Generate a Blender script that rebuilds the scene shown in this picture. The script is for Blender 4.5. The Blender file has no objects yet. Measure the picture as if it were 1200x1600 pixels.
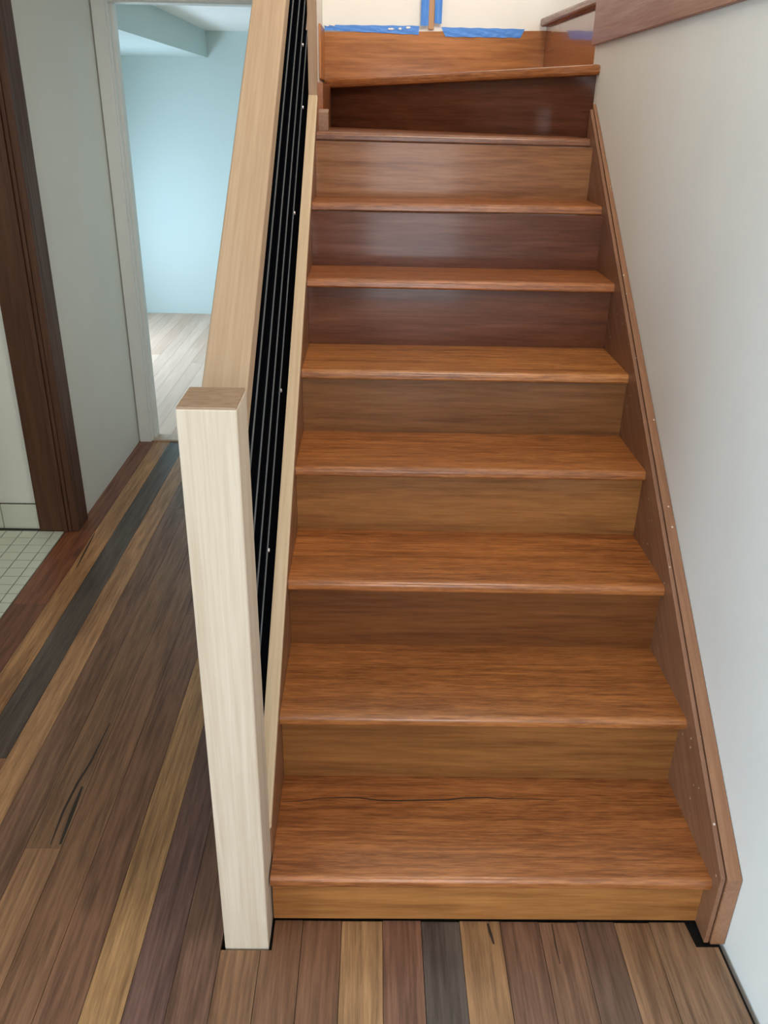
import bpy, math, random
from mathutils import Vector, Matrix

rnd = random.Random(7)
sc = bpy.context.scene
COL = sc.collection

def s2l(c):
    return tuple(((v / 255) / 12.92 if v / 255 <= 0.04045 else ((v / 255 + 0.055) / 1.055) ** 2.4) for v in c)

# ------------------------------------------------------------------ camera
cam = bpy.data.cameras.new('camera')
cam.sensor_fit = 'VERTICAL'
cam.sensor_height = 24.0
cam.lens = 1306.87 / 1600 * 24.0
cam.clip_start = 0.02
camo = bpy.data.objects.new('camera', cam)
COL.objects.link(camo)
RT = Vector((0.99977936, -0.00883498, 0.01905703))
UP = Vector((-0.01336509, 0.43235009, 0.90160677))
FW = Vector((0.01620498, 0.90166254, -0.43213662))
m = Matrix((RT, UP, -FW)).transposed().to_4x4()
m.translation = Vector((0.19870, -1.23785, 1.59717))
camo.matrix_world = m
sc.camera = camo

# ------------------------------------------------------------------ world, lights, exposure
sc.view_settings.view_transform = 'Standard'
sc.view_settings.look = 'None'
sc.view_settings.gamma = 1.0
sc.view_settings.use_curve_mapping = False
sc.view_settings.exposure = 0.0
w = bpy.data.worlds.new('sky')
sc.world = w
w.use_nodes = True
w.node_tree.nodes['Background'].inputs[0].default_value = (0.62, 0.78, 1.0, 1)
w.node_tree.nodes['Background'].inputs[1].default_value = 1.2
sc.cycles.max_bounces = 8
sc.cycles.diffuse_bounces = 5
sc.cycles.caustics_reflective = False
sc.cycles.caustics_refractive = False
sc.cycles.sample_clamp_indirect = 6.0

def area(name, loc, direction, sx, sy, watts, col):
    l = bpy.data.lights.new(name, 'AREA')
    l.shape = 'RECTANGLE'; l.size = sx; l.size_y = sy; l.energy = watts; l.color = col
    o = bpy.data.objects.new(name, l); COL.objects.link(o)
    o.location = loc
    o.rotation_euler = Vector(direction).to_track_quat('-Z', 'Y').to_euler()
    return o

# daylight through the glazed door behind the camera
area('daylight_glass_door', (0.55, -3.80, 1.05), (0, 1, 0), 0.86, 2.0, 50, (0.95, 0.98, 1.0))
# big unseen side window, added as fill to brighten the right wall
area('fill_front_room', (-3.36, -2.15, 1.35), (1, 0.12, 0), 2.0, 1.5, 165, (0.58, 0.80, 1.0))
# upstairs window beside the stair void
area('daylight_upstairs', (0.95, -0.56, 3.75), (-0.05, 1, -0.45), 1.3, 1.1, 72, (1.0, 0.94, 0.86))
# window of the blue room behind the hall
area('daylight_blue_room', (-2.07, 4.55, 0.70), (1, 0, -0.05), 1.5, 1.0, 46, (0.60, 0.80, 1.0))
# small unseen fill light added in the bathroom
area('fill_bathroom', (-2.60, 1.15, 1.6), (1, 0, 0), 0.8, 0.8, 7, (0.95, 1.0, 0.95))

# ------------------------------------------------------------------ materials
def nd(nt, t, **k):
    n = nt.nodes.new(t)
    for a, b in k.items():
        setattr(n, a, b)
    return n

def wood(name, axis, rough=0.3, coat=0.0, coat_rough=0.1, amp=0.5, fine=0.45, broad=(1.1, 9), fines=(5, 190),
         dark=(0.45, 0.30, 0.22), bump=0.12, flecks=0.0, knots=False, tilt=0.0, light=(1.3, 1.3, 1.3), spec=0.5):
    """wood grain running along the given axis; the board's own colour comes from the object colour"""
    M = bpy.data.materials.new(name); M.use_nodes = True
    nt = M.node_tree; L = nt.links.new
    b = nt.nodes['Principled BSDF']
    tc = nd(nt, 'ShaderNodeTexCoord'); oi = nd(nt, 'ShaderNodeObjectInfo')
    off = nd(nt, 'ShaderNodeVectorMath', operation='MULTIPLY')
    cmb = nd(nt, 'ShaderNodeCombineXYZ')
    for i in range(3): L(oi.outputs['Random'], cmb.inputs[i])
    L(cmb.outputs[0], off.inputs[0]); off.inputs[1].default_value = (37, 53, 71)
    add = nd(nt, 'ShaderNodeVectorMath', operation='ADD')
    src = tc.outputs['Object']
    if tilt:
        vr = nd(nt, 'ShaderNodeVectorRotate', rotation_type='X_AXIS'); L(src, vr.inputs['Vector']); vr.inputs['Angle'].default_value = -tilt
        src = vr.outputs[0]
    L(src, add.inputs[0]); L(off.outputs[0], add.inputs[1])
    b.inputs['Specular IOR Level'].default_value = spec
    def stretched(along, across):
        mp = nd(nt, 'ShaderNodeVectorMath', operation='MULTIPLY')
        v = [across] * 3; v['XYZ'.index(axis)] = along
        L(add.outputs[0], mp.inputs[0]); mp.inputs[1].default_value = v
        return mp
    # broad figure
    n1 = nd(nt, 'ShaderNodeTexNoise'); n1.inputs['Scale'].default_value = 1
    n1.inputs['Detail'].default_value = 5; n1.inputs['Roughness'].default_value = 0.62
    n1.inputs['Distortion'].default_value = 1.1
    L(stretched(*broad).outputs[0], n1.inputs['Vector'])
    # medium bands
    n3 = nd(nt, 'ShaderNodeTexNoise'); n3.inputs['Scale'].default_value = 1
    n3.inputs['Detail'].default_value = 4; n3.inputs['Distortion'].default_value = 0.4
    L(stretched(broad[0] * 2.2, broad[1] * 5).outputs[0], n3.inputs['Vector'])
    # fine pores
    n2 = nd(nt, 'ShaderNodeTexNoise'); n2.inputs['Scale'].default_value = 1
    n2.inputs['Detail'].default_value = 3; n2.inputs['Roughness'].default_value = 0.7
    L(stretched(*fines).outputs[0], n2.inputs['Vector'])
    def mr(src, a, bb, c, d):
        q = nd(nt, 'ShaderNodeMapRange'); L(src, q.inputs[0])
        for i, v in zip((1, 2, 3, 4), (a, bb, c, d)): q.inputs[i].default_value = v
        return q.outputs[0]
    def mth(op, a, bb):
        q = nd(nt, 'ShaderNodeMath', operation=op)
        for i, v in enumerate((a, bb)):
            if isinstance(v, (int, float)): q.inputs[i].default_value = v
            else: L(v, q.inputs[i])
        return q.outputs[0]
    f1 = mr(n1.outputs[0], 0.3, 0.72, 0, 1)
    f3 = mr(n3.outputs[0], 0.35, 0.68, 0, 1)
    f2 = mr(n2.outputs[0], 0.40, 0.62, 0, 1)
    dk = nd(nt, 'ShaderNodeMix', data_type='RGBA', blend_type='MULTIPLY')
    dk.inputs[0].default_value = 1; L(oi.outputs['Color'], dk.inputs[6]); dk.inputs[7].default_value = (*dark, 1)
    t = mth('MULTIPLY', mth('ADD', mth('MULTIPLY', f1, 0.55), mth('MULTIPLY', f3, 0.45)), amp)
    t = mth('ADD', t, mth('MULTIPLY', mth('SUBTRACT', 1.0, f2), fine * 0.5))
    mix = nd(nt, 'ShaderNodeMix', data_type='RGBA')
    cl = nd(nt, 'ShaderNodeClamp'); L(t, cl.inputs[0])
    lt = nd(nt, 'ShaderNodeMix', data_type='RGBA', blend_type='MULTIPLY')
    lt.inputs[0].default_value = 1; L(oi.outputs['Color'], lt.inputs[6]); lt.inputs[7].default_value = (*light, 1)
    L(cl.outputs[0], mix.inputs[0]); L(lt.outputs[2], mix.inputs[6]); L(dk.outputs[2], mix.inputs[7])
    colour = mix.outputs[2]
    if knots:
        vo = nd(nt, 'ShaderNodeTexVoronoi'); vo.inputs['Scale'].default_value = 1
        L(stretched(1.3, 5.2).outputs[0], vo.inputs['Vector'])
        k = mr(vo.outputs['Distance'], 0.03, 0.10, 0.75, 0)
        mk = nd(nt, 'ShaderNodeMix', data_type='RGBA')
        L(k, mk.inputs[0]); L(colour, mk.inputs[6]); mk.inputs[7].default_value = (0.03, 0.018, 0.012, 1)
        colour = mk.outputs[2]
    if flecks:
        vo = nd(nt, 'ShaderNodeTexVoronoi'); vo.inputs['Scale'].default_value = 34
        L(tc.outputs['Object'], vo.inputs['Vector'])
        ns = nd(nt, 'ShaderNodeTexNoise'); ns.inputs['Scale'].default_value = 7
        L(tc.outputs['Object'], ns.inputs['Vector'])
        a = mr(vo.outputs['Distance'], 0.06, 0.11, 1, 0)
        c = mr(ns.outputs[0], 0.47, 0.51, 0, 1)
        mk = nd(nt, 'ShaderNodeMix', data_type='RGBA')
        L(mth('MULTIPLY', mth('MULTIPLY', a, c), flecks), mk.inputs[0]); L(colour, mk.inputs[6])
        mk.inputs[7].default_value = (0.72, 0.62, 0.52, 1)
        colour = mk.outputs[2]
    L(colour, b.inputs['Base Color'])
    rr = mr(f3, 0, 1, rough * 0.85, rough * 1.25)
    L(rr, b.inputs['Roughness'])
    b.inputs['Coat Weight'].default_value = coat
    b.inputs['Coat Roughness'].default_value = coat_rough
    bp = nd(nt, 'ShaderNodeBump'); bp.inputs['Strength'].default_value = bump; bp.inputs['Distance'].default_value = 0.002
    L(f2, bp.inputs['Height']); L(bp.outputs[0], b.inputs['Normal'])
    return M

def paint(name, col, rough=0.55, var=0.06, scale=3.0, bump=0.03):
    M = bpy.data.materials.new(name); M.use_nodes = True
    nt = M.node_tree; L = nt.links.new; b = nt.nodes['Principled BSDF']
    tc = nd(nt, 'ShaderNodeTexCoord')
    n = nd(nt, 'ShaderNodeTexNoise'); n.inputs['Scale'].default_value = scale; n.inputs['Detail'].default_value = 4
    L(tc.outputs['Object'], n.inputs['Vector'])
    mx = nd(nt, 'ShaderNodeMix', data_type='RGBA'); L(n.outputs[0], mx.inputs[0])
    c = s2l(col)
    mx.inputs[6].default_value = (*[v * (1 - var) for v in c], 1); mx.inputs[7].default_value = (*[min(1, v * (1 + var)) for v in c], 1)
    L(mx.outputs[2], b.inputs['Base Color']); b.inputs['Roughness'].default_value = rough
    n2 = nd(nt, 'ShaderNodeTexNoise'); n2.inputs['Scale'].default_value = 180
    L(tc.outputs['Object'], n2.inputs['Vector'])
    bp = nd(nt, 'ShaderNodeBump'); bp.inputs['Strength'].default_value = bump; bp.inputs['Distance'].default_value = 0.002
    L(n2.outputs[0], bp.inputs['Height']); L(bp.outputs[0], b.inputs['Normal'])
    return M

TILT = math.atan(0.195 / 0.26436)
W_STAIR_X = wood('varnished_hardwood_across', 'X', rough=0.32, coat=0.25, coat_rough=0.14, amp=0.75, fine=0.9, broad=(1.2, 14), fines=(16, 230),
                 dark=(0.38, 0.30, 0.23), light=(1.25, 1.25, 1.2), bump=0.12, spec=0.42)
W_RISER = wood('varnished_riser_board', 'X', rough=0.40, spec=0.2, coat=0.26, coat_rough=0.11, amp=0.85, fine=0.55, fines=(8, 130), dark=(0.5, 0.42, 0.34), light=(1.2, 1.2, 1.2), bump=0.06)
W_RISER_Y = wood('varnished_riser_board_deep', 'Y', rough=0.22, coat=0.9, coat_rough=0.06, amp=0.6, fine=0.25, fines=(6, 160), bump=0.03)
W_STRING = wood('stringer_board_with_paint_flecks', 'Y', rough=0.40, coat=0.1, amp=0.6, fine=0.5, fines=(8, 150), dark=(0.55, 0.47, 0.4), light=(1.15, 1.15, 1.15), flecks=0.9, tilt=TILT)
W_STRING_L = wood('stringer_board', 'Y', rough=0.40, coat=0.1, amp=0.6, fine=0.5, fines=(8, 150), dark=(0.55, 0.47, 0.4), light=(1.15, 1.15, 1.15), tilt=TILT)
PALE = (0.74, 0.66, 0.57)
W_PALE_Z = wood('raw_pale_timber_upright', 'Z', rough=0.6, amp=0.75, fine=0.35, broad=(1.0, 20), fines=(6, 160), dark=PALE, light=(1.04, 1.04, 1.04), bump=0.05, spec=0.3)
W_PALE_Y = wood('raw_pale_timber_rail', 'Y', rough=0.6, amp=0.75, fine=0.35, broad=(1.0, 20), fines=(6, 160), dark=PALE, light=(1.04, 1.04, 1.04), bump=0.05, tilt=TILT, spec=0.3)
W_PALE_END = wood('pale_end_grain_shaded', 'X', rough=0.65, amp=0.8, fine=0.5, broad=(14, 30), fines=(60, 200), dark=(0.7, 0.64, 0.58), light=(1.05, 1.05, 1.05), bump=0.05, spec=0.2)
W_FLOOR = wood('floorboard_timber', 'Y', rough=0.40, coat=0.15, coat_rough=0.28, amp=0.95, fine=0.65, broad=(1.5, 16), fines=(8, 170),
               dark=(0.46, 0.41, 0.38), light=(1.38, 1.38, 1.38), bump=0.10, knots=True)
W_FLOOR_RAW = wood('dusty_floorboard_timber', 'Y', rough=0.42, amp=0.5, fine=0.2, dark=(0.72, 0.66, 0.62), light=(1.05, 1.05, 1.05), bump=0.04)
W_JAMB = wood('dark_stained_jamb_timber', 'Z', rough=0.5, amp=0.6, fine=0.4, fines=(6, 150), light=(1.15, 1.15, 1.15), spec=0.25)
W_FASCIA = wood('fascia_timber', 'Y', rough=0.4, coat=0.1, amp=0.5, fine=0.4, fines=(6, 150), dark=(0.6, 0.52, 0.48), light=(1.1, 1.1, 1.1))
P_RIGHT = paint('off_white_wall_paint', (236, 233, 226))
P_HALL = paint('hall_wall_paint', (222, 220, 208))
P_STAIRWELL = paint('stairwell_cream_paint', (242, 238, 230))
P_BLUE = paint('pale_blue_wall_paint', (198, 212, 208), var=0.02)
P_CEIL = paint('ceiling_paint', (238, 236, 230))
P_TRIM = paint('white_trim_gloss', (222, 220, 212), rough=0.4, bump=0.0)
P_SUB = paint('dark_subfloor', (34, 28, 24), rough=0.9)
P_VEIN = paint('dark_gum_vein', (46, 34, 28), rough=0.5)
P_TILE = paint('ivory_mosaic_tile', (206, 208, 190), rough=0.22, scale=9)
P_GROUT = paint('tile_grout', (84, 82, 70), rough=0.9)
P_TAPE = paint('blue_masking_tape', (78, 142, 226), rough=0.5, var=0.10, scale=30)
P_PAINTBLOB = paint('white_paint_smear', (242, 240, 234), rough=0.5)
P_BLACK = paint('black_powder_coat', (9, 11, 14), rough=0.95, var=0.15, bump=0.0)
P_BLACK.node_tree.nodes['Principled BSDF'].inputs['Specular IOR Level'].default_value = 0.0
P_HIGHLIGHT = paint('painted_edge_highlight', (92, 98, 100), rough=0.5, bump=0.0)
P_SCREW = paint('bright_screw_metal', (200, 200, 200), rough=0.3)
P_SCREW.node_tree.nodes['Principled BSDF'].inputs['Metallic'].default_value = 0.8
P_ALU = paint('window_frame_white', (225, 225, 222), rough=0.4)

# ------------------------------------------------------------------ mesh helpers
def obj(name, verts, faces, mat, parent=None, color=None, bevel=0.0, smooth=False, segs=2):
    me = bpy.data.meshes.new(name)
    me.from_pydata([tuple(v) for v in verts], [], faces)
    me.materials.append(mat)
    # consistent outward normals
    import bmesh
    bm = bmesh.new(); bm.from_mesh(me); bmesh.ops.recalc_face_normals(bm, faces=bm.faces); bm.to_mesh(me); bm.free()
    o = bpy.data.objects.new(name, me); COL.objects.link(o)
    if parent: o.parent = parent
    if color: o.color = (*s2l(color), 1)
    if bevel:
        md = o.modifiers.new('edge', 'BEVEL'); md.width = bevel; md.segments = segs; md.limit_method = 'ANGLE'; md.angle_limit = math.radians(35)
        for pl in me.polygons: pl.use_smooth = False
    if smooth:
        for pl in me.polygons: pl.use_smooth = True
    return o

def box_data(x0, x1, y0, y1, z0, z1):
    v = [(x0, y0, z0), (x1, y0, z0), (x1, y1, z0), (x0, y1, z0), (x0, y0, z1), (x1, y0, z1), (x1, y1, z1), (x0, y1, z1)]
    f = [(0, 3, 2, 1), (4, 5, 6, 7), (0, 1, 5, 4), (1, 2, 6, 5), (2, 3, 7, 6), (3, 0, 4, 7)]
    return v, f

def box(name, x0, x1, y0, y1, z0, z1, mat, parent=None, color=None, bevel=0.0):
    v, f = box_data(x0, x1, y0, y1, z0, z1)
    return obj(name, v, f, mat, parent, color, bevel)

def boxes(name, bs, mat, parent=None, color=None):
    V = []; F = []
    for b in bs:
        v, f = box_data(*b); k = len(V); V += v; F += [tuple(i + k for i in q) for q in f]
    return obj(name, V, F, mat, parent, color)

def prism(pts_a, pts_b):
    n = len(pts_a)
    f = [tuple(range(n)), tuple(range(n, 2 * n))] + [(i, (i + 1) % n, (i + 1) % n + n, i + n) for i in range(n)]
    return list(pts_a) + list(pts_b), f

def prism_x(name, prof, x0, x1, mat, parent=None, color=None, dz=(0, 0), bevel=0.0):
    v, f = prism([(x0, y, z + dz[0]) for y, z in prof], [(x1, y, z + dz[1]) for y, z in prof])
    return obj(name, v, f, mat, parent, color, bevel)

def prism_z(name, poly, z0, z1, mat, parent=None, color=None, bevel=0.0, zf=None):
    if zf: v, f = prism([(x, y, zf(x) + z0) for x, y in poly], [(x, y, zf(x) + z1) for x, y in poly])
    else: v, f = prism([(x, y, z0) for x, y in poly], [(x, y, z1) for x, y in poly])
    return obj(name, v, f, mat, parent, color, bevel)

def empty(name, loc=(0, 0, 0)):
    o = bpy.data.objects.new(name, None); COL.objects.link(o); o.location = loc
    o.empty_display_size = 0.1
    return o

def tag(o, label, cat, group=None, kind=None):
    o['label'] = label; o['category'] = cat
    if group: o['group'] = group
    if kind: o['kind'] = kind
    return o

def reframe(o, ang, origin=(0, 0, 0)):
    # turn the object's own axes so that its grain (local X) runs along the given heading
    mt = Matrix.Translation(origin) @ Matrix.Rotation(ang, 4, 'Z')
    o.data.transform(mt.inverted()); o.matrix_world = mt
    return o

def struct(o, label, cat):
    return tag(o, label, cat, kind='structure')

# ------------------------------------------------------------------ geometry constants (metres)
G = 0.26436; R = 0.195; H1 = 0.16087; NO = 0.02775; XR = 0.9256
SL = R / G
def line(c, y): return H1 + SL * y + c
def wall_x(y): return 0.9697 - 0.0105 * (y + 0.03) if y > -0.03 else 0.9697 - 0.04 * (max(y, -0.35) + 0.03)

# ------------------------------------------------------------------ the setting: floors
fl = struct(boxes('floor', [(-3.2, 1.3, -3.75, 0.0, -0.10, -0.022), (-1.068, 1.3, 0.0, 2.995, -0.10, -0.022)], P_SUB),
            'mixed brown hardwood floorboards of the hall in front of the stairs', 'floor')
SEAMS = [-1.066, -0.945, -0.866, -0.777, -0.698, -0.612, -0.527, -0.441, -0.353, -0.271, -0.188, -0.104, -0.02, 0.064,
         0.148, 0.237, 0.321, 0.405, 0.493, 0.578, 0.663, 0.744, 0.822, 0.952]
BC = [(128, 72, 44), (172, 122, 74), (84, 72, 64), (172, 126, 84), (118, 84, 62), (130, 94, 66), (134, 94, 66), (122, 88, 70), (170, 126, 80),
      (112, 80, 70), (118, 90, 72), (142, 100, 68), (134, 92, 64), (128, 86, 60), (172, 126, 82), (138, 92, 70), (92, 80, 72),
      (168, 122, 80), (132, 92, 70), (138, 98, 72), (120, 88, 70), (160, 118, 82), (150, 112, 80)]
BROWNS = [(128, 88, 64), (150, 108, 74), (116, 82, 64), (138, 96, 66), (104, 78, 62), (160, 116, 78), (126, 90, 68)]
JOINT = {2: [0.523], 5: [0.219], 0: [1.30], 3: [-0.9], 8: [-1.2], 7: [1.25], 10: [0.9], 4: [2.1, -1.5], 1: [0.2]}
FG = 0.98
def mute(c, k=FG):
    g_ = 0.3 * c[0] + 0.59 * c[1] + 0.11 * c[2]
    return tuple(min(255, (v * 0.90 + g_ * 0.10) * k) for v in c)
boards = []
def board(poly, color):
    o = prism_z('floorboard', poly, -0.021, 0.0, W_FLOOR, fl, mute(color, FG * (1.10 if max(q[0] for q in poly) < -0.09 else 0.98)))  # left-hand boards lightened: floor sheen painted into their colour
    boards.append((min(q[0] for q in poly), max(q[0] for q in poly), min(q[1] for q in poly), max(q[1] for q in poly), o))
    return o
gap = 0.0006
for i in range(len(SEAMS) - 1):
    a, b = SEAMS[i] + gap, SEAMS[i + 1] - gap
    cuts = sorted(JOINT.get(i, []))
    col = BC[i]
    if b < -0.09:
        ye = 2.93
        if a < -1.0:
            # the edge board stops where the bathroom tiles and the hall wall begin
            ys = [-3.7] + cuts + [ye]
        else:
            ys = [-3.7] + cuts + [ye]
        for k in range(len(ys) - 1):
            c = col if (k == len(ys) - 2) else BROWNS[(i * 3 + k) % 7]
            if i == 2 and k == 0: c = (156, 108, 76)
            if i == 0 and k == 0: c = (112, 62, 40)
            board([(a, ys[k] + gap), (b, ys[k] + gap), (b, ys[k + 1] - gap), (a, ys[k + 1] - gap)], c)
    elif a < -0.09:
        board([(a, -3.7), (b, -3.7), (b, -0.047), (a, -0.047)], col)
        board([(a, 0.075), (-0.036, 0.075), (-0.036, 2.93), (a, 2.93)], BROWNS[2])
    elif a < 0.0:
        board([(a, -3.7), (b, -3.7), (b, 0.0255), (0.003, 0.0255), (0.003, -0.047), (a, -0.047)], col)
    elif b > 0.94:
        board([(a, -3.7), (0.972, -3.7), (0.970, -0.35), (0.961, -0.2), (0.954, -0.035), (0.907, -0.035), (0.901, 0.025), (a, 0.025)], col)
    else:
        e = 0.0250 + rnd.uniform(-0.002, 0.002)
        y0 = -3.7
        if i % 3 == 1: 
            board([(a, -3.7), (b, -3.7), (b, -1.6), (a, -1.6)], BROWNS[i % 7]); y0 = -1.599
        board([(a, y0), (b, y0), (b, e), (a, e)], col)

# dark gum veins in some boards
def streak(name, parent, pts, wd, z, mat, along, tilt=0.0):
    A = []; B = []
    n = len(pts)
    for q, (px, py) in enumerate(pts):
        h = wd * (0.15 + math.sin(math.pi * (q + 0.5) / n)) / 2
        A.append((px, py + h) if along == 'X' else (px - h, py)); B.append((px, py - h) if along == 'X' else (px + h, py))
    P = A + B[::-1]
    v, f = prism([(a, b, z + tilt * a - 0.001) for a, b in P], [(a, b, z + tilt * a + 0.0003) for a, b in P])
    return obj(name, v, f, mat, parent)
for pts, wd in (([(-0.540, 0.669), (-0.546, 0.512), (-0.556, 0.436), (-0.561, 0.34), (-0.556, 0.230)], 0.006), ([(-0.540, 0.42), (-0.537, 0.32), (-0.533, 0.23)], 0.009),
                ([(0.467, 0.020), (0.470, -0.004), (0.474, -0.030)], 0.006), ([(0.607, 0.019), (0.606, -0.029), (0.607, -0.075)], 0.0025),
                ([(-0.940, 1.855), (-0.936, 1.77), (-0.929, 1.662), (-0.922, 1.565)], 0.006)):
    for x0, x1, y0, y1, o in boards:
        if x0 < pts[1][0] < x1 and y0 < pts[1][1] < y1:
            streak('gum_vein', o, pts, wd, 0.0, P_VEIN, 'Y')['label'] = 'dark gum vein'

# floor of the blue room: pale boards running the same way
fb = struct(box('floor', -2.2, 0.95, 2.93, 6.0, -0.10, -0.022, P_SUB), 'pale glaring floorboards of the blue room beyond the doorway', 'floor')
x = -2.18
i = 0
while x < 0.93:
    x2 = min(x + 0.0865, 0.95)
    cut = rnd.uniform(3.6, 5.4)
    for y0, y1 in ((2.935, cut), (cut, 5.985)):
        prism_z('floorboard', [(x + gap, y0 + gap), (x2 - gap, y0 + gap), (x2 - gap, y1 - gap), (x + gap, y1 - gap)], -0.021, 0.0, W_FLOOR_RAW, fb,
                rnd.choice([(218, 186, 162), (226, 196, 172), (208, 174, 150), (220, 190, 168), (212, 182, 160)]))
    x = x2; i += 1

# bathroom mosaic floor
ft = struct(box('floor', -2.6, -1.068, 0.3, 1.93, -0.10, -0.006, P_GROUT), 'small ivory mosaic tile floor of the bathroom at left', 'floor')
tm = None
ex = [-1.069, -1.112] + [-1.112 - 0.0655 * k for k in range(1, 9)]
y = 1.868
while y > 1.02:
    for k in range(len(ex) - 1):
        x1, x0 = ex[k] - 0.002, ex[k + 1] + 0.002
        if k == 1 and tm:
            o = bpy.data.objects.new('tile', tm); COL.objects.link(o); o.parent = ft
            o.location = (0, y - 1.868, 0)
            continue
        o = box('tile', x0, x1, y - 0.0585, y, -0.0055, -0.001, P_TILE, ft)
        if k == 1: tm = o.data
    y -= 0.0622

# ------------------------------------------------------------------ walls and ceilings
# right wall beside the flight, ends at the turn of the stairs
wp = [(wall_x(q), q) for q in (-3.8, -0.35, -0.03, 2.03)] + [(1.09, 2.03), (1.09, -3.8)]
v, f = prism([(a, b, -0.06) for a, b in wp], [(a, b, 2.6) for a, b in wp])
struct(obj('wall_right', v, f, P_RIGHT), 'off white wall along the right side of the flight', 'wall')
# left hall wall with the bathroom opening
wl = struct(boxes('wall_left', [(-1.165, -1.026, 1.99, 2.93, -0.05, 2.6), (-1.165, -1.026, -0.6, 0.93, -0.05, 2.6),
                                (-1.165, -1.026, 0.93, 1.99, 2.06, 2.6), (-3.3, -1.165, -0.70, -0.6, -0.05, 2.6)], P_HALL),
            'grey white hall wall between the brown jamb and the white door frame', 'wall')
struct(boxes('wall_bathroom', [(-2.62, -1.172, 1.90, 2.0, -0.05, 2.6), (-2.72, -2.62, 0.3, 0.72, -0.05, 2.6), (-2.72, -2.62, 1.58, 2.0, -0.05, 2.6),
                               (-2.72, -2.62, 0.72, 1.58, -0.05, 1.18), (-2.72, -2.62, 0.72, 1.58, 2.02, 2.6),
                               (-2.62, -1.165, 0.22, 0.3, -0.05, 2.6)], P_HALL), 'pale bathroom wall left of the brown jamb', 'wall')
# white skirting tiles in the bathroom
bs = struct(box('baseboard_bathroom', -2.6, -1.172, 1.893, 1.90, 0.0, 0.112, P_GROUT), 'row of white skirting tiles at the foot of the bathroom wall', 'baseboard')
xx = -1.174
for k in range(6):
    box('tile', xx - 0.148, xx, 1.886, 1.893, 0.002, 0.110, P_TILE, bs, bevel=0.0015)
    xx -= 0.151
# hall end wall with the doorway to the blue room
struct(boxes('wall_hall_end', [(-1.17, -1.02, 2.93, 3.0, -0.05, 2.6), (-0.13, -0.04, 2.93, 3.0, -0.05, 2.6), (-1.02, -0.13, 2.93, 3.0, 2.03, 2.6)], P_HALL),
       'hall end wall around the white doorway', 'wall')
# stairwell walls
struct(boxes('wall_stair_left', [(-0.13, -0.040, 1.985, 2.93, -0.05, 4.8), (-0.13, -0.04, -0.5, 1.985, 2.6, 4.8)], P_STAIRWELL),
       'narrow cream wall at the left of the stair turn', 'wall')
struct(box('wall_far', -0.04, 2.4, 3.0, 3.1, -0.05, 4.8, P_STAIRWELL), 'cream stairwell wall behind the winder steps', 'wall')
struct(boxes('wall_upper', [(2.4, 2.5, -0.6, 3.1, 2.0, 4.8),
                            (-0.13, 0.28, -0.62, -0.5, 2.6, 4.8), (1.62, 2.4, -0.62, -0.5, 2.6, 4.8), (0.28, 1.62, -0.62, -0.5, 2.6, 3.18), (0.28, 1.62, -0.62, -0.5, 4.32, 4.8)],
             P_STAIRWELL), 'upper stairwell walls around the void above the flight', 'wall')
struct(boxes('ceiling', [(-3.3, 1.09, -3.8, -0.5, 2.6, 2.7), (-2.7, -0.13, -0.5, 3.0, 2.6, 2.7), (-0.13, 2.5, -0.62, 3.1, 4.8, 4.9), (1.09, 2.4, -0.5, 2.0, 2.5, 2.6)], P_CEIL),
       'white ceilings above the hall and the stair void', 'ceiling')
# room behind the photographer
struct(boxes('wall_rear', [(-3.3, 0.08, -3.75, -3.65, -0.05, 2.6), (1.02, 1.09, -3.75, -3.65, -0.05, 2.6), (0.08, 1.02, -3.75, -3.65, 2.08, 2.6)], P_RIGHT),
       'rear wall with a glazed door', 'wall')
struct(boxes('wall_side', [(-3.4, -3.3, -3.8, -3.2, -0.05, 2.6), (-3.4, -3.3, -1.1, -0.6, -0.05, 2.6), (-3.4, -3.3, -3.2, -1.1, -0.05, 0.55), (-3.4, -3.3, -3.2, -1.1, 2.15, 2.6)], P_RIGHT),
       'side wall of the front room', 'wall')
struct(boxes('window_1', [(-3.38, -3.32, -3.2, -3.15, 0.55, 2.15), (-3.38, -3.32, -1.15, -1.1, 0.55, 2.15), (-3.38, -3.32, -2.175, -2.125, 0.60, 2.10),
                          (-3.38, -3.32, -3.15, -1.15, 0.55, 0.60), (-3.38, -3.32, -3.15, -1.15, 2.10, 2.15)], P_ALU), 'unseen two pane window of the front room, added for the fill light', 'window')
struct(boxes('door_3', [(0.08, 0.14, -3.74, -3.66, 0.0, 2.08), (0.96, 1.02, -3.74, -3.66, 0.0, 2.08), (0.14, 0.96, -3.74, -3.66, 2.02, 2.08), (0.14, 0.96, -3.74, -3.66, 0.0, 0.05)], P_ALU),
       'glazed outside door of the front room', 'door')

# blue room
struct(box('wall_blue_far', -2.2, 1.0, 5.985, 6.08, -0.05, 2.3, P_BLUE), 'pale blue far wall seen through the doorway', 'wall')
struct(boxes('wall_blue_side', [(-2.2, -2.10, 3.0, 3.75, -0.05, 2.2), (-2.2, -2.10, 5.35, 5.985, -0.05, 2.2), (-2.2, -2.10, 3.75, 5.35, -0.05, 0.16), (-2.2, -2.10, 3.75, 5.35, 1.24, 2.2),
                                (0.95, 1.05, 3.1, 6.0, -0.05, 2.2)], P_BLUE), 'side walls of the blue room', 'wall')
struct(boxes('wall_blue_near', [(-2.2, -1.17, 2.93, 3.0, -0.05, 2.3), (-0.04, 1.0, 3.1, 3.15, -0.05, 2.3)], P_BLUE), 'near wall of the blue room', 'wall')
struct(boxes('ceiling', [(-2.2, -0.05, 3.001, 5.985, 2.116, 2.2), (-0.05, 0.95, 3.15, 5.985, 2.116, 2.2)], P_CEIL), 'white ceiling of the blue room', 'ceiling')
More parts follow.
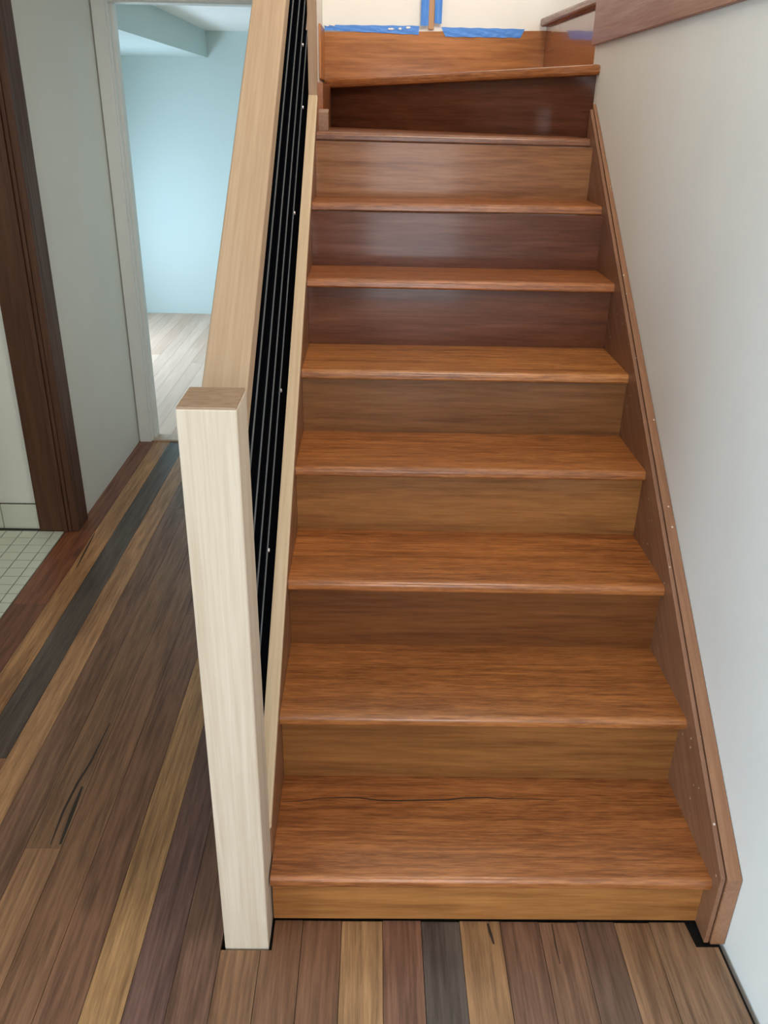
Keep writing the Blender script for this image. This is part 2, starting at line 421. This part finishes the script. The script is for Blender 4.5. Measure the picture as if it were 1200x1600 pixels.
struct(box('trim_1', -2.10, -1.083, 3.0, 5.985, 1.937, 2.116, P_BLUE), 'grey blue boxed bulkhead under the ceiling of the blue room', 'bulkhead')
struct(boxes('window_2', [(-2.17, -2.12, 3.75, 3.79, 0.16, 1.24), (-2.17, -2.12, 5.31, 5.35, 0.16, 1.24), (-2.17, -2.12, 4.53, 4.57, 0.20, 1.20),
                          (-2.17, -2.12, 3.79, 5.31, 0.16, 0.20), (-2.17, -2.12, 3.79, 5.31, 1.20, 1.24)], P_ALU), 'window in the side wall of the blue room', 'window')

# white door frame of the blue room
d2 = struct(empty('door_2', (-0.55, 2.93, 0)), 'white painted door frame at the end of the hall', 'door frame')
def rel(o, root):
    o.parent = root; o.matrix_parent_inverse = Matrix.Translation(-root.location); return o
rel(box('architrave', -1.020, -0.962, 2.912, 2.930, 0.0, 2.075, P_TRIM, bevel=0.002), d2)
rel(box('architrave', -0.188, -0.130, 2.912, 2.930, 0.0, 2.075, P_TRIM, bevel=0.002), d2)
rel(box('architrave', -0.962, -0.188, 2.912, 2.930, 2.003, 2.075, P_TRIM, bevel=0.002), d2)
rel(box('jamb', -1.020, -0.955, 2.930, 3.02, 0.0, 2.03, P_TRIM, bevel=0.002), d2)
rel(box('jamb', -0.195, -0.130, 2.930, 3.02, 0.0, 2.03, P_TRIM, bevel=0.002), d2)
rel(box('jamb', -0.955, -0.195, 2.930, 3.02, 1.996, 2.03, P_TRIM, bevel=0.002), d2)
rel(box('door_stop', -0.955, -0.943, 2.968, 3.02, 0.0, 1.996, P_TRIM), d2)
rel(box('threshold', -0.955, -0.195, 2.925, 3.01, -0.002, 0.008, W_FLOOR_RAW, color=(200, 176, 152)), d2)

# dark brown bathroom door jamb
d1 = struct(empty('door_1', (-1.09, 1.93, 0)), 'dark stained timber jamb of the bathroom doorway at left', 'door frame')
DB = (88, 60, 43)
rel(box('jamb', -1.171, -1.036, 1.870, 1.99, 0.0, 2.06, W_JAMB, color=DB, bevel=0.002), d1)
rel(box('bead', -1.070, -1.052, 1.858, 1.870, 0.0, 2.04, W_JAMB, color=DB, bevel=0.003), d1)
rel(box('bead', -1.050, -1.036, 1.862, 1.870, 0.0, 2.04, W_JAMB, color=DB, bevel=0.003), d1)
rel(box('architrave', -1.036, -1.008, 1.866, 1.99, 0.0, 2.10, W_JAMB, color=DB, bevel=0.004), d1)
rel(box('jamb', -1.171, -1.036, 0.93, 0.95, 0.0, 2.06, W_JAMB, color=DB), d1)
rel(box('jamb', -1.171, -1.036, 0.95, 1.87, 2.04, 2.06, W_JAMB, color=DB), d1)
rel(box('architrave', -1.026, -1.008, 0.86, 0.95, 0.0, 2.10, W_JAMB, color=DB, bevel=0.004), d1)
rel(box('architrave', -1.026, -1.008, 0.95, 1.866, 2.04, 2.10, W_JAMB, color=DB, bevel=0.004), d1)

# fascia board along the top of the right wall
fp = [(wall_x(q) - 0.014, q) for q in (-3.6, -0.35, -0.03, 2.03)] + [(wall_x(q), q) for q in (2.03, -0.03, -0.35, -3.6)]
v, f = prism([(a, b, 1.820 - 0.0034 * max(0, b + 0.03)) for a, b in fp], [(a, b, 2.15) for a, b in fp])
struct(obj('trim_2', v, f, W_FASCIA, color=(156, 108, 86), bevel=0.002), 'brown fascia board high on the right wall', 'fascia')
# vertical timber strip on the far wall
struct(box('trim_3', 0.424, 0.449, 2.986, 3.0, 1.925, 3.4, W_PALE_Z, color=(206, 160, 120), bevel=0.002), 'thin vertical timber strip between blue tapes on the stairwell wall', 'trim')

# ------------------------------------------------------------------ the staircase
st = tag(empty('staircase', (0.46, 0.0, 0)), 'varnished orange brown timber staircase with winder turn at the top', 'staircase')
st.location = (0, 0, 0)
ZL = [0.157, 0.364, 0.560, 0.751, 0.937, 1.142, 1.332, 1.530]
ZR = [0.154, 0.360, 0.555, 0.751, 0.937, 1.141, 1.335, 1.526]
RY = [NO, 0.300, 0.551, 0.812, 1.068, 1.352, 1.560, 1.800]   # riser faces
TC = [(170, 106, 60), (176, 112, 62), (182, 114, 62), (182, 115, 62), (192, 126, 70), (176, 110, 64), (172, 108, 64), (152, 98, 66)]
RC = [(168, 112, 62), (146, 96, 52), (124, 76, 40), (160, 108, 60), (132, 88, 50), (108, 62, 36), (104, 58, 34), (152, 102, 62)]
TH = 0.027
for k in range(8):
    yf = k * G
    yb = (RY[k + 1] if k < 7 else 2.0) + 0.018
    r_ = 0.012
    prof = [(yb, 0), (yf + r_, 0)]
    for a in range(1, 7):
        t = a / 6 * math.pi / 2
        prof.append((yf + r_ - r_ * math.sin(t), -r_ + r_ * math.cos(t)))
    prof += [(yf, -TH + 0.006), (yf + 0.002, -TH + 0.002), (yf + 0.006, -TH), (yb, -TH)]
    if k < 7:
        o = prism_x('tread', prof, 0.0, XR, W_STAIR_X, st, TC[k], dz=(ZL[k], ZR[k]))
    else:
        # top tread of the straight run widens into the turn
        o = prism_x('tread', prof[:-1] + [(yb, -TH)], 0.0, XR, W_STAIR_X, st, TC[k], dz=(ZL[k], ZR[k]))
    if k == 0: first_tread = o
    # riser below this tread
    z0 = 0.004 if k == 0 else min(ZL[k - 1], ZR[k - 1]) - 0.004
    y = RY[k]
    v, f = prism([(0.0, y, z0), (XR, y, z0), (XR, y + 0.018, z0), (0.0, y + 0.018, z0)],
                 [(0.0, y, ZL[k] - TH + 0.001), (XR, y, ZR[k] - TH + 0.001), (XR, y + 0.018, ZR[k] - TH + 0.001), (0.0, y + 0.018, ZL[k] - TH + 0.001)])
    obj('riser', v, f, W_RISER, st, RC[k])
    if k == 0:
        streak('crack', first_tread, [(0.004, 0.214), (0.05, 0.218), (0.09, 0.226), (0.14, 0.229), (0.18, 0.229), (0.225, 0.222), (0.27, 0.221), (0.33, 0.224), (0.388, 0.225), (0.42, 0.231), (0.479, 0.234), (0.51, 0.230), (0.54, 0.232), (0.60, 0.230), (0.646, 0.226)], 0.0032, 0.157, P_VEIN, 'X', (ZR[0] - ZL[0]) / XR)['label'] = 'thin dark crack along the grain'
# rear of the eighth tread under the winder riser
prism_z('tread', [(-0.035, 2.0), (0.94, 2.0), (0.0, 2.98), (-0.035, 2.98)], 1.528 - TH, 1.528, W_STAIR_X, st, TC[7])
# ninth tread: winder whose nosing runs into the far left corner
def z9(xx): return 1.7155 + (xx + 0.029) / 0.979 * (1.7535 - 1.7155)
n9 = [(0.952, 1.919), (-0.029, 2.900)]
reframe(prism_z('tread', [n9[0], (0.952, 2.978), (-0.029, 2.978), n9[1]], -0.033, 0.0, W_STAIR_X, st, (176, 112, 64), bevel=0.010, zf=z9), math.radians(135))
ux, uy = 0.7071, 0.7071
ra = (n9[0][0] + 0.022 - 0.025, n9[0][1] + 0.022 + 0.025); rb = (-0.034, 2.961)
v, f = prism([(ra[0], ra[1], 1.526), (rb[0], rb[1], 1.526), (rb[0] + 0.012, rb[1] + 0.012, 1.526), (ra[0] + 0.012, ra[1] + 0.012, 1.526)],
             [(ra[0], ra[1], z9(ra[0]) - 0.032), (rb[0], rb[1], z9(rb[0]) - 0.032), (rb[0] + 0.012, rb[1] + 0.012, z9(rb[0]) - 0.032), (ra[0] + 0.012, ra[1] + 0.012, z9(ra[0]) - 0.032)])
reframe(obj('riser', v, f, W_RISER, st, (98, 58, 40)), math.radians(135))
# tenth tread and riser, turning away to the right
reframe(prism_z('tread', [(0.962, 2.04), (1.45, 2.04), (1.45, 2.978), (0.911, 2.978)], 1.942, 1.975, W_STAIR_X, st, (150, 104, 82), bevel=0.010), math.radians(90))
v, f = prism([(0.990, 2.04, 1.722), (0.941, 2.978, 1.722), (0.956, 2.978, 1.722), (1.005, 2.04, 1.722)],
             [(0.990, 2.04, 1.944), (0.941, 2.978, 1.944), (0.956, 2.978, 1.944), (1.005, 2.04, 1.944)])
obj('riser', v, f, W_RISER_Y, st, (150, 92, 50))
# skirting of the turn
v, f = prism([(-0.036, 2.978, 1.70), (0.946, 2.978, 1.70), (0.946, 2.999, 1.70), (-0.036, 2.999, 1.70)],
             [(-0.036, 2.978, 1.9045), (0.946, 2.978, 1.9285), (0.946, 2.999, 1.9285), (-0.036, 2.999, 1.9045)])
obj('wall_skirting', v, f, W_RISER, st, (184, 122, 68), bevel=0.001)
box('wall_skirting', -0.039, -0.031, 2.70, 2.977, 1.7155, 1.915, W_STRING_L, st, (190, 124, 66), bevel=0.001)
box('wall_skirting', -0.038, -0.002, 2.30, 2.92, 1.529, 1.690, W_STRING_L, st, (150, 92, 54), bevel=0.001)
prism_x('stringer_end', [(2.0, 1.530), (2.0, 1.590), (2.04, 1.600), (2.04, 1.530)], -0.002, 0.033, W_STRING_L, st, (150, 108, 78), bevel=0.001)
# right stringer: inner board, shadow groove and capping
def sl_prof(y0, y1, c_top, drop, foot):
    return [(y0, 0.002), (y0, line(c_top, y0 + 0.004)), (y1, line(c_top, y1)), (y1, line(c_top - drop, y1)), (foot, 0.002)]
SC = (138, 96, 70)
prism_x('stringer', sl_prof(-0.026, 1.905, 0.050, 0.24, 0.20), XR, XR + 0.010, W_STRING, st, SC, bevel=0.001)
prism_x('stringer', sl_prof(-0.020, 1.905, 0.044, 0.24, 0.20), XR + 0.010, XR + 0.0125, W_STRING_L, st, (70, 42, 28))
x0 = XR + 0.0125
prof = sl_prof(-0.030, 1.925, 0.053, 0.24, 0.20)
v, f = prism([(x0, y, z) for y, z in prof], [(wall_x(y) - 0.001, y, z) for y, z in prof])
obj('capping', v, f, W_STRING, st, (150, 106, 76), bevel=0.0015)
# left stringer
prism_x('stringer', sl_prof(0.064, 1.94, 0.028, 0.27, 0.30), -0.031, -0.0005, W_STRING_L, st, (138, 96, 66))
prism_x('side_panel', [(0.30, 0.002), (1.94, line(-0.25, 1.94)), (1.94, 0.002)], -0.028, -0.010, P_HALL, st)

# ------------------------------------------------------------------ the balustrade
ba = tag(empty('balustrade', (0, 0, 0)), 'raw pale timber newel and handrail with black metal slats', 'balustrade')
NC = (214, 197, 177)
box('newel_post', -0.0955, -0.0035, -0.042, 0.062, -0.01, 1.190, W_PALE_Z, ba, NC, bevel=0.003)
box('shaded_end_grain', -0.0945, -0.0045, -0.041, 0.061, 1.1885, 1.193, W_PALE_END, ba, (168, 142, 118), bevel=0.0015)  # end grain tone, darkened further to paint in shade on the newel top
prism_x('handrail', [(0.062, line(0.90, 0.062)), (1.985, line(0.90, 1.985)), (1.985, line(0.835, 1.985)), (0.062, line(0.835, 0.062))], -0.093, -0.014, W_PALE_Y, ba, (182, 156, 129), bevel=0.004)
prism_x('bottom_rail', [(0.060, line(0.05, 0.060)), (1.942, line(0.05, 1.942)), (1.942, line(0.028, 1.942)), (0.060, line(0.028, 0.060))], -0.033, 0.0, W_PALE_Y, ba, (220, 196, 164), bevel=0.003)
box('upper_post', -0.033, -0.002, 1.942, 1.984, 1.62, 2.75, W_PALE_Z, ba, (176, 146, 120), bevel=0.002)
for c in (0.195, 0.335, 0.470, 0.610, 0.745):
    lo = c - 0.05 if c > 0.2 else 0.052
    sl = prism_x('slat', [(0.062, line(c + 0.045, 0.062)), (1.942, line(c + 0.045, 1.942)), (1.942, line(lo, 1.942)), (0.062, line(lo, 0.062))], -0.066, -0.0305, P_BLACK, ba)
    e = prism_x('edge_highlight', [(0.063, line(c + 0.046, 0.063)), (1.941, line(c + 0.046, 1.941)), (1.941, line(c + 0.036, 1.941)), (0.063, line(c + 0.036, 0.063))], -0.0318, -0.0298, P_HIGHLIGHT, sl)  # grey strip stands in for light caught along the slat edge
    e['label'] = 'thin grey painted highlight along the edge of the black slat'
sm = None
for yy, zz in ((0.786, 0.961), (0.429, 0.699), (1.287, 1.330), (1.670, 1.603), (1.721, 1.777)):
    if sm is None:
        V = []; F = []
        n = 8
        for ring, (rx, rr) in enumerate(((0.0, 0.005), (0.002, 0.0045), (0.003, 0.0025))):
            V += [(rx, rr * math.cos(2 * math.pi * q / n), rr * math.sin(2 * math.pi * q / n)) for q in range(n)]
        for ring in range(2):
            F += [(ring * n + q, ring * n + (q + 1) % n, (ring + 1) * n + (q + 1) % n, (ring + 1) * n + q) for q in range(n)]
        F.append(tuple(range(2 * n, 3 * n)))
        o = obj('screw', V, F, P_SCREW, ba); sm = o.data
    else:
        o = bpy.data.objects.new('screw', sm); COL.objects.link(o); o.parent = ba
    o.location = (-0.0302, yy, zz)

# ------------------------------------------------------------------ masking tape
def tape(corners, label, seed, nx=28, nz=5, wr=0.0022):
    """a thin wrinkled strip on a vertical face; corners = tl, tr, br, bl as (x, z)"""
    rr = random.Random(seed)
    ph = [rr.uniform(0, 6) for _ in range(6)]
    tl, tr, br, bl = corners
    V = []
    for back in (0, 1):
        for j in range(nz + 1):
            for i_ in range(nx + 1):
                a, b = i_ / nx, j / nz
                xx = (tl[0] * (1 - a) + tr[0] * a) * (1 - b) + (bl[0] * (1 - a) + br[0] * a) * b
                zz = (tl[1] * (1 - a) + tr[1] * a) * (1 - b) + (bl[1] * (1 - a) + br[1] * a) * b
                wv = abs(math.sin(a * 23 + b * 3 + ph[0]) * math.sin(a * 9 - b * 4 + ph[1])) * (0.3 + b) * wr
                zz += math.sin(a * 31 + ph[2]) * 0.0008
                V.append((xx, 2.9768 - wv - (0 if back else 0.0004), zz))
    n1 = (nx + 1) * (nz + 1)
    F = []
    for j in range(nz):
        for i_ in range(nx):
            q = j * (nx + 1) + i_
            F.append((q, q + 1, q + nx + 2, q + nx + 1))
            F.append((q + n1, q + n1 + nx + 1, q + n1 + nx + 2, q + n1 + 1))
    rim = [i_ for i_ in range(nx)] 
    edge = [(i_, i_ + 1) for i_ in range(nx)] + [(nz * (nx + 1) + i_ + 1, nz * (nx + 1) + i_) for i_ in range(nx)]
    edge += [((j + 1) * (nx + 1), j * (nx + 1)) for j in range(nz)] + [(j * (nx + 1) + nx, (j + 1) * (nx + 1) + nx) for j in range(nz)]
    for a, b in edge: F.append((a, a + n1, b + n1, b))
    o = obj('masking_tape', V, F, P_TAPE)
    return tag(o, label, 'tape', 'blue masking tapes on the stairwell wall')
t1 = tape([(-0.030, 1.932), (0.384, 1.936), (0.382, 1.902), (-0.030, 1.912)], 'blue masking tape along the skirting top, left of the timber strip', 1)
t2 = tape([(0.480, 1.933), (0.847, 1.933), (0.830, 1.899), (0.500, 1.897)], 'blue masking tape along the skirting top, right of the timber strip', 2)
t3 = tape([(0.391, 2.36), (0.4235, 2.36), (0.4235, 1.937), (0.389, 1.936)], 'upright blue masking tape on the left edge of the timber strip', 3, nx=6, nz=24)
t4 = tape([(0.4495, 2.36), (0.482, 2.36), (0.481, 1.945), (0.4495, 1.948)], 'upright blue masking tape on the right edge of the timber strip', 4, nx=6, nz=24)
def smear(parent, cx, cz, rx, rz, seed):
    rr = random.Random(seed); n = 14
    P = [(cx + rx * math.cos(2 * math.pi * i_ / n) * rr.uniform(0.55, 1.1), cz + rz * math.sin(2 * math.pi * i_ / n) * rr.uniform(0.5, 1.1)) for i_ in range(n)]
    v, f = prism([(a, 2.9735, b) for a, b in P], [(a, 2.9728, b) for a, b in P])
    obj('paint_smear', v, f, P_PAINTBLOB, parent)
smear(t1, -0.018, 1.934, 0.018, 0.010, 1); smear(t1, 0.006, 1.933, 0.012, 0.007, 2)
smear(t1, 0.262, 1.922, 0.016, 0.005, 3); smear(t1, 0.300, 1.924, 0.010, 0.005, 4); smear(t1, 0.335, 1.928, 0.012, 0.006, 5)
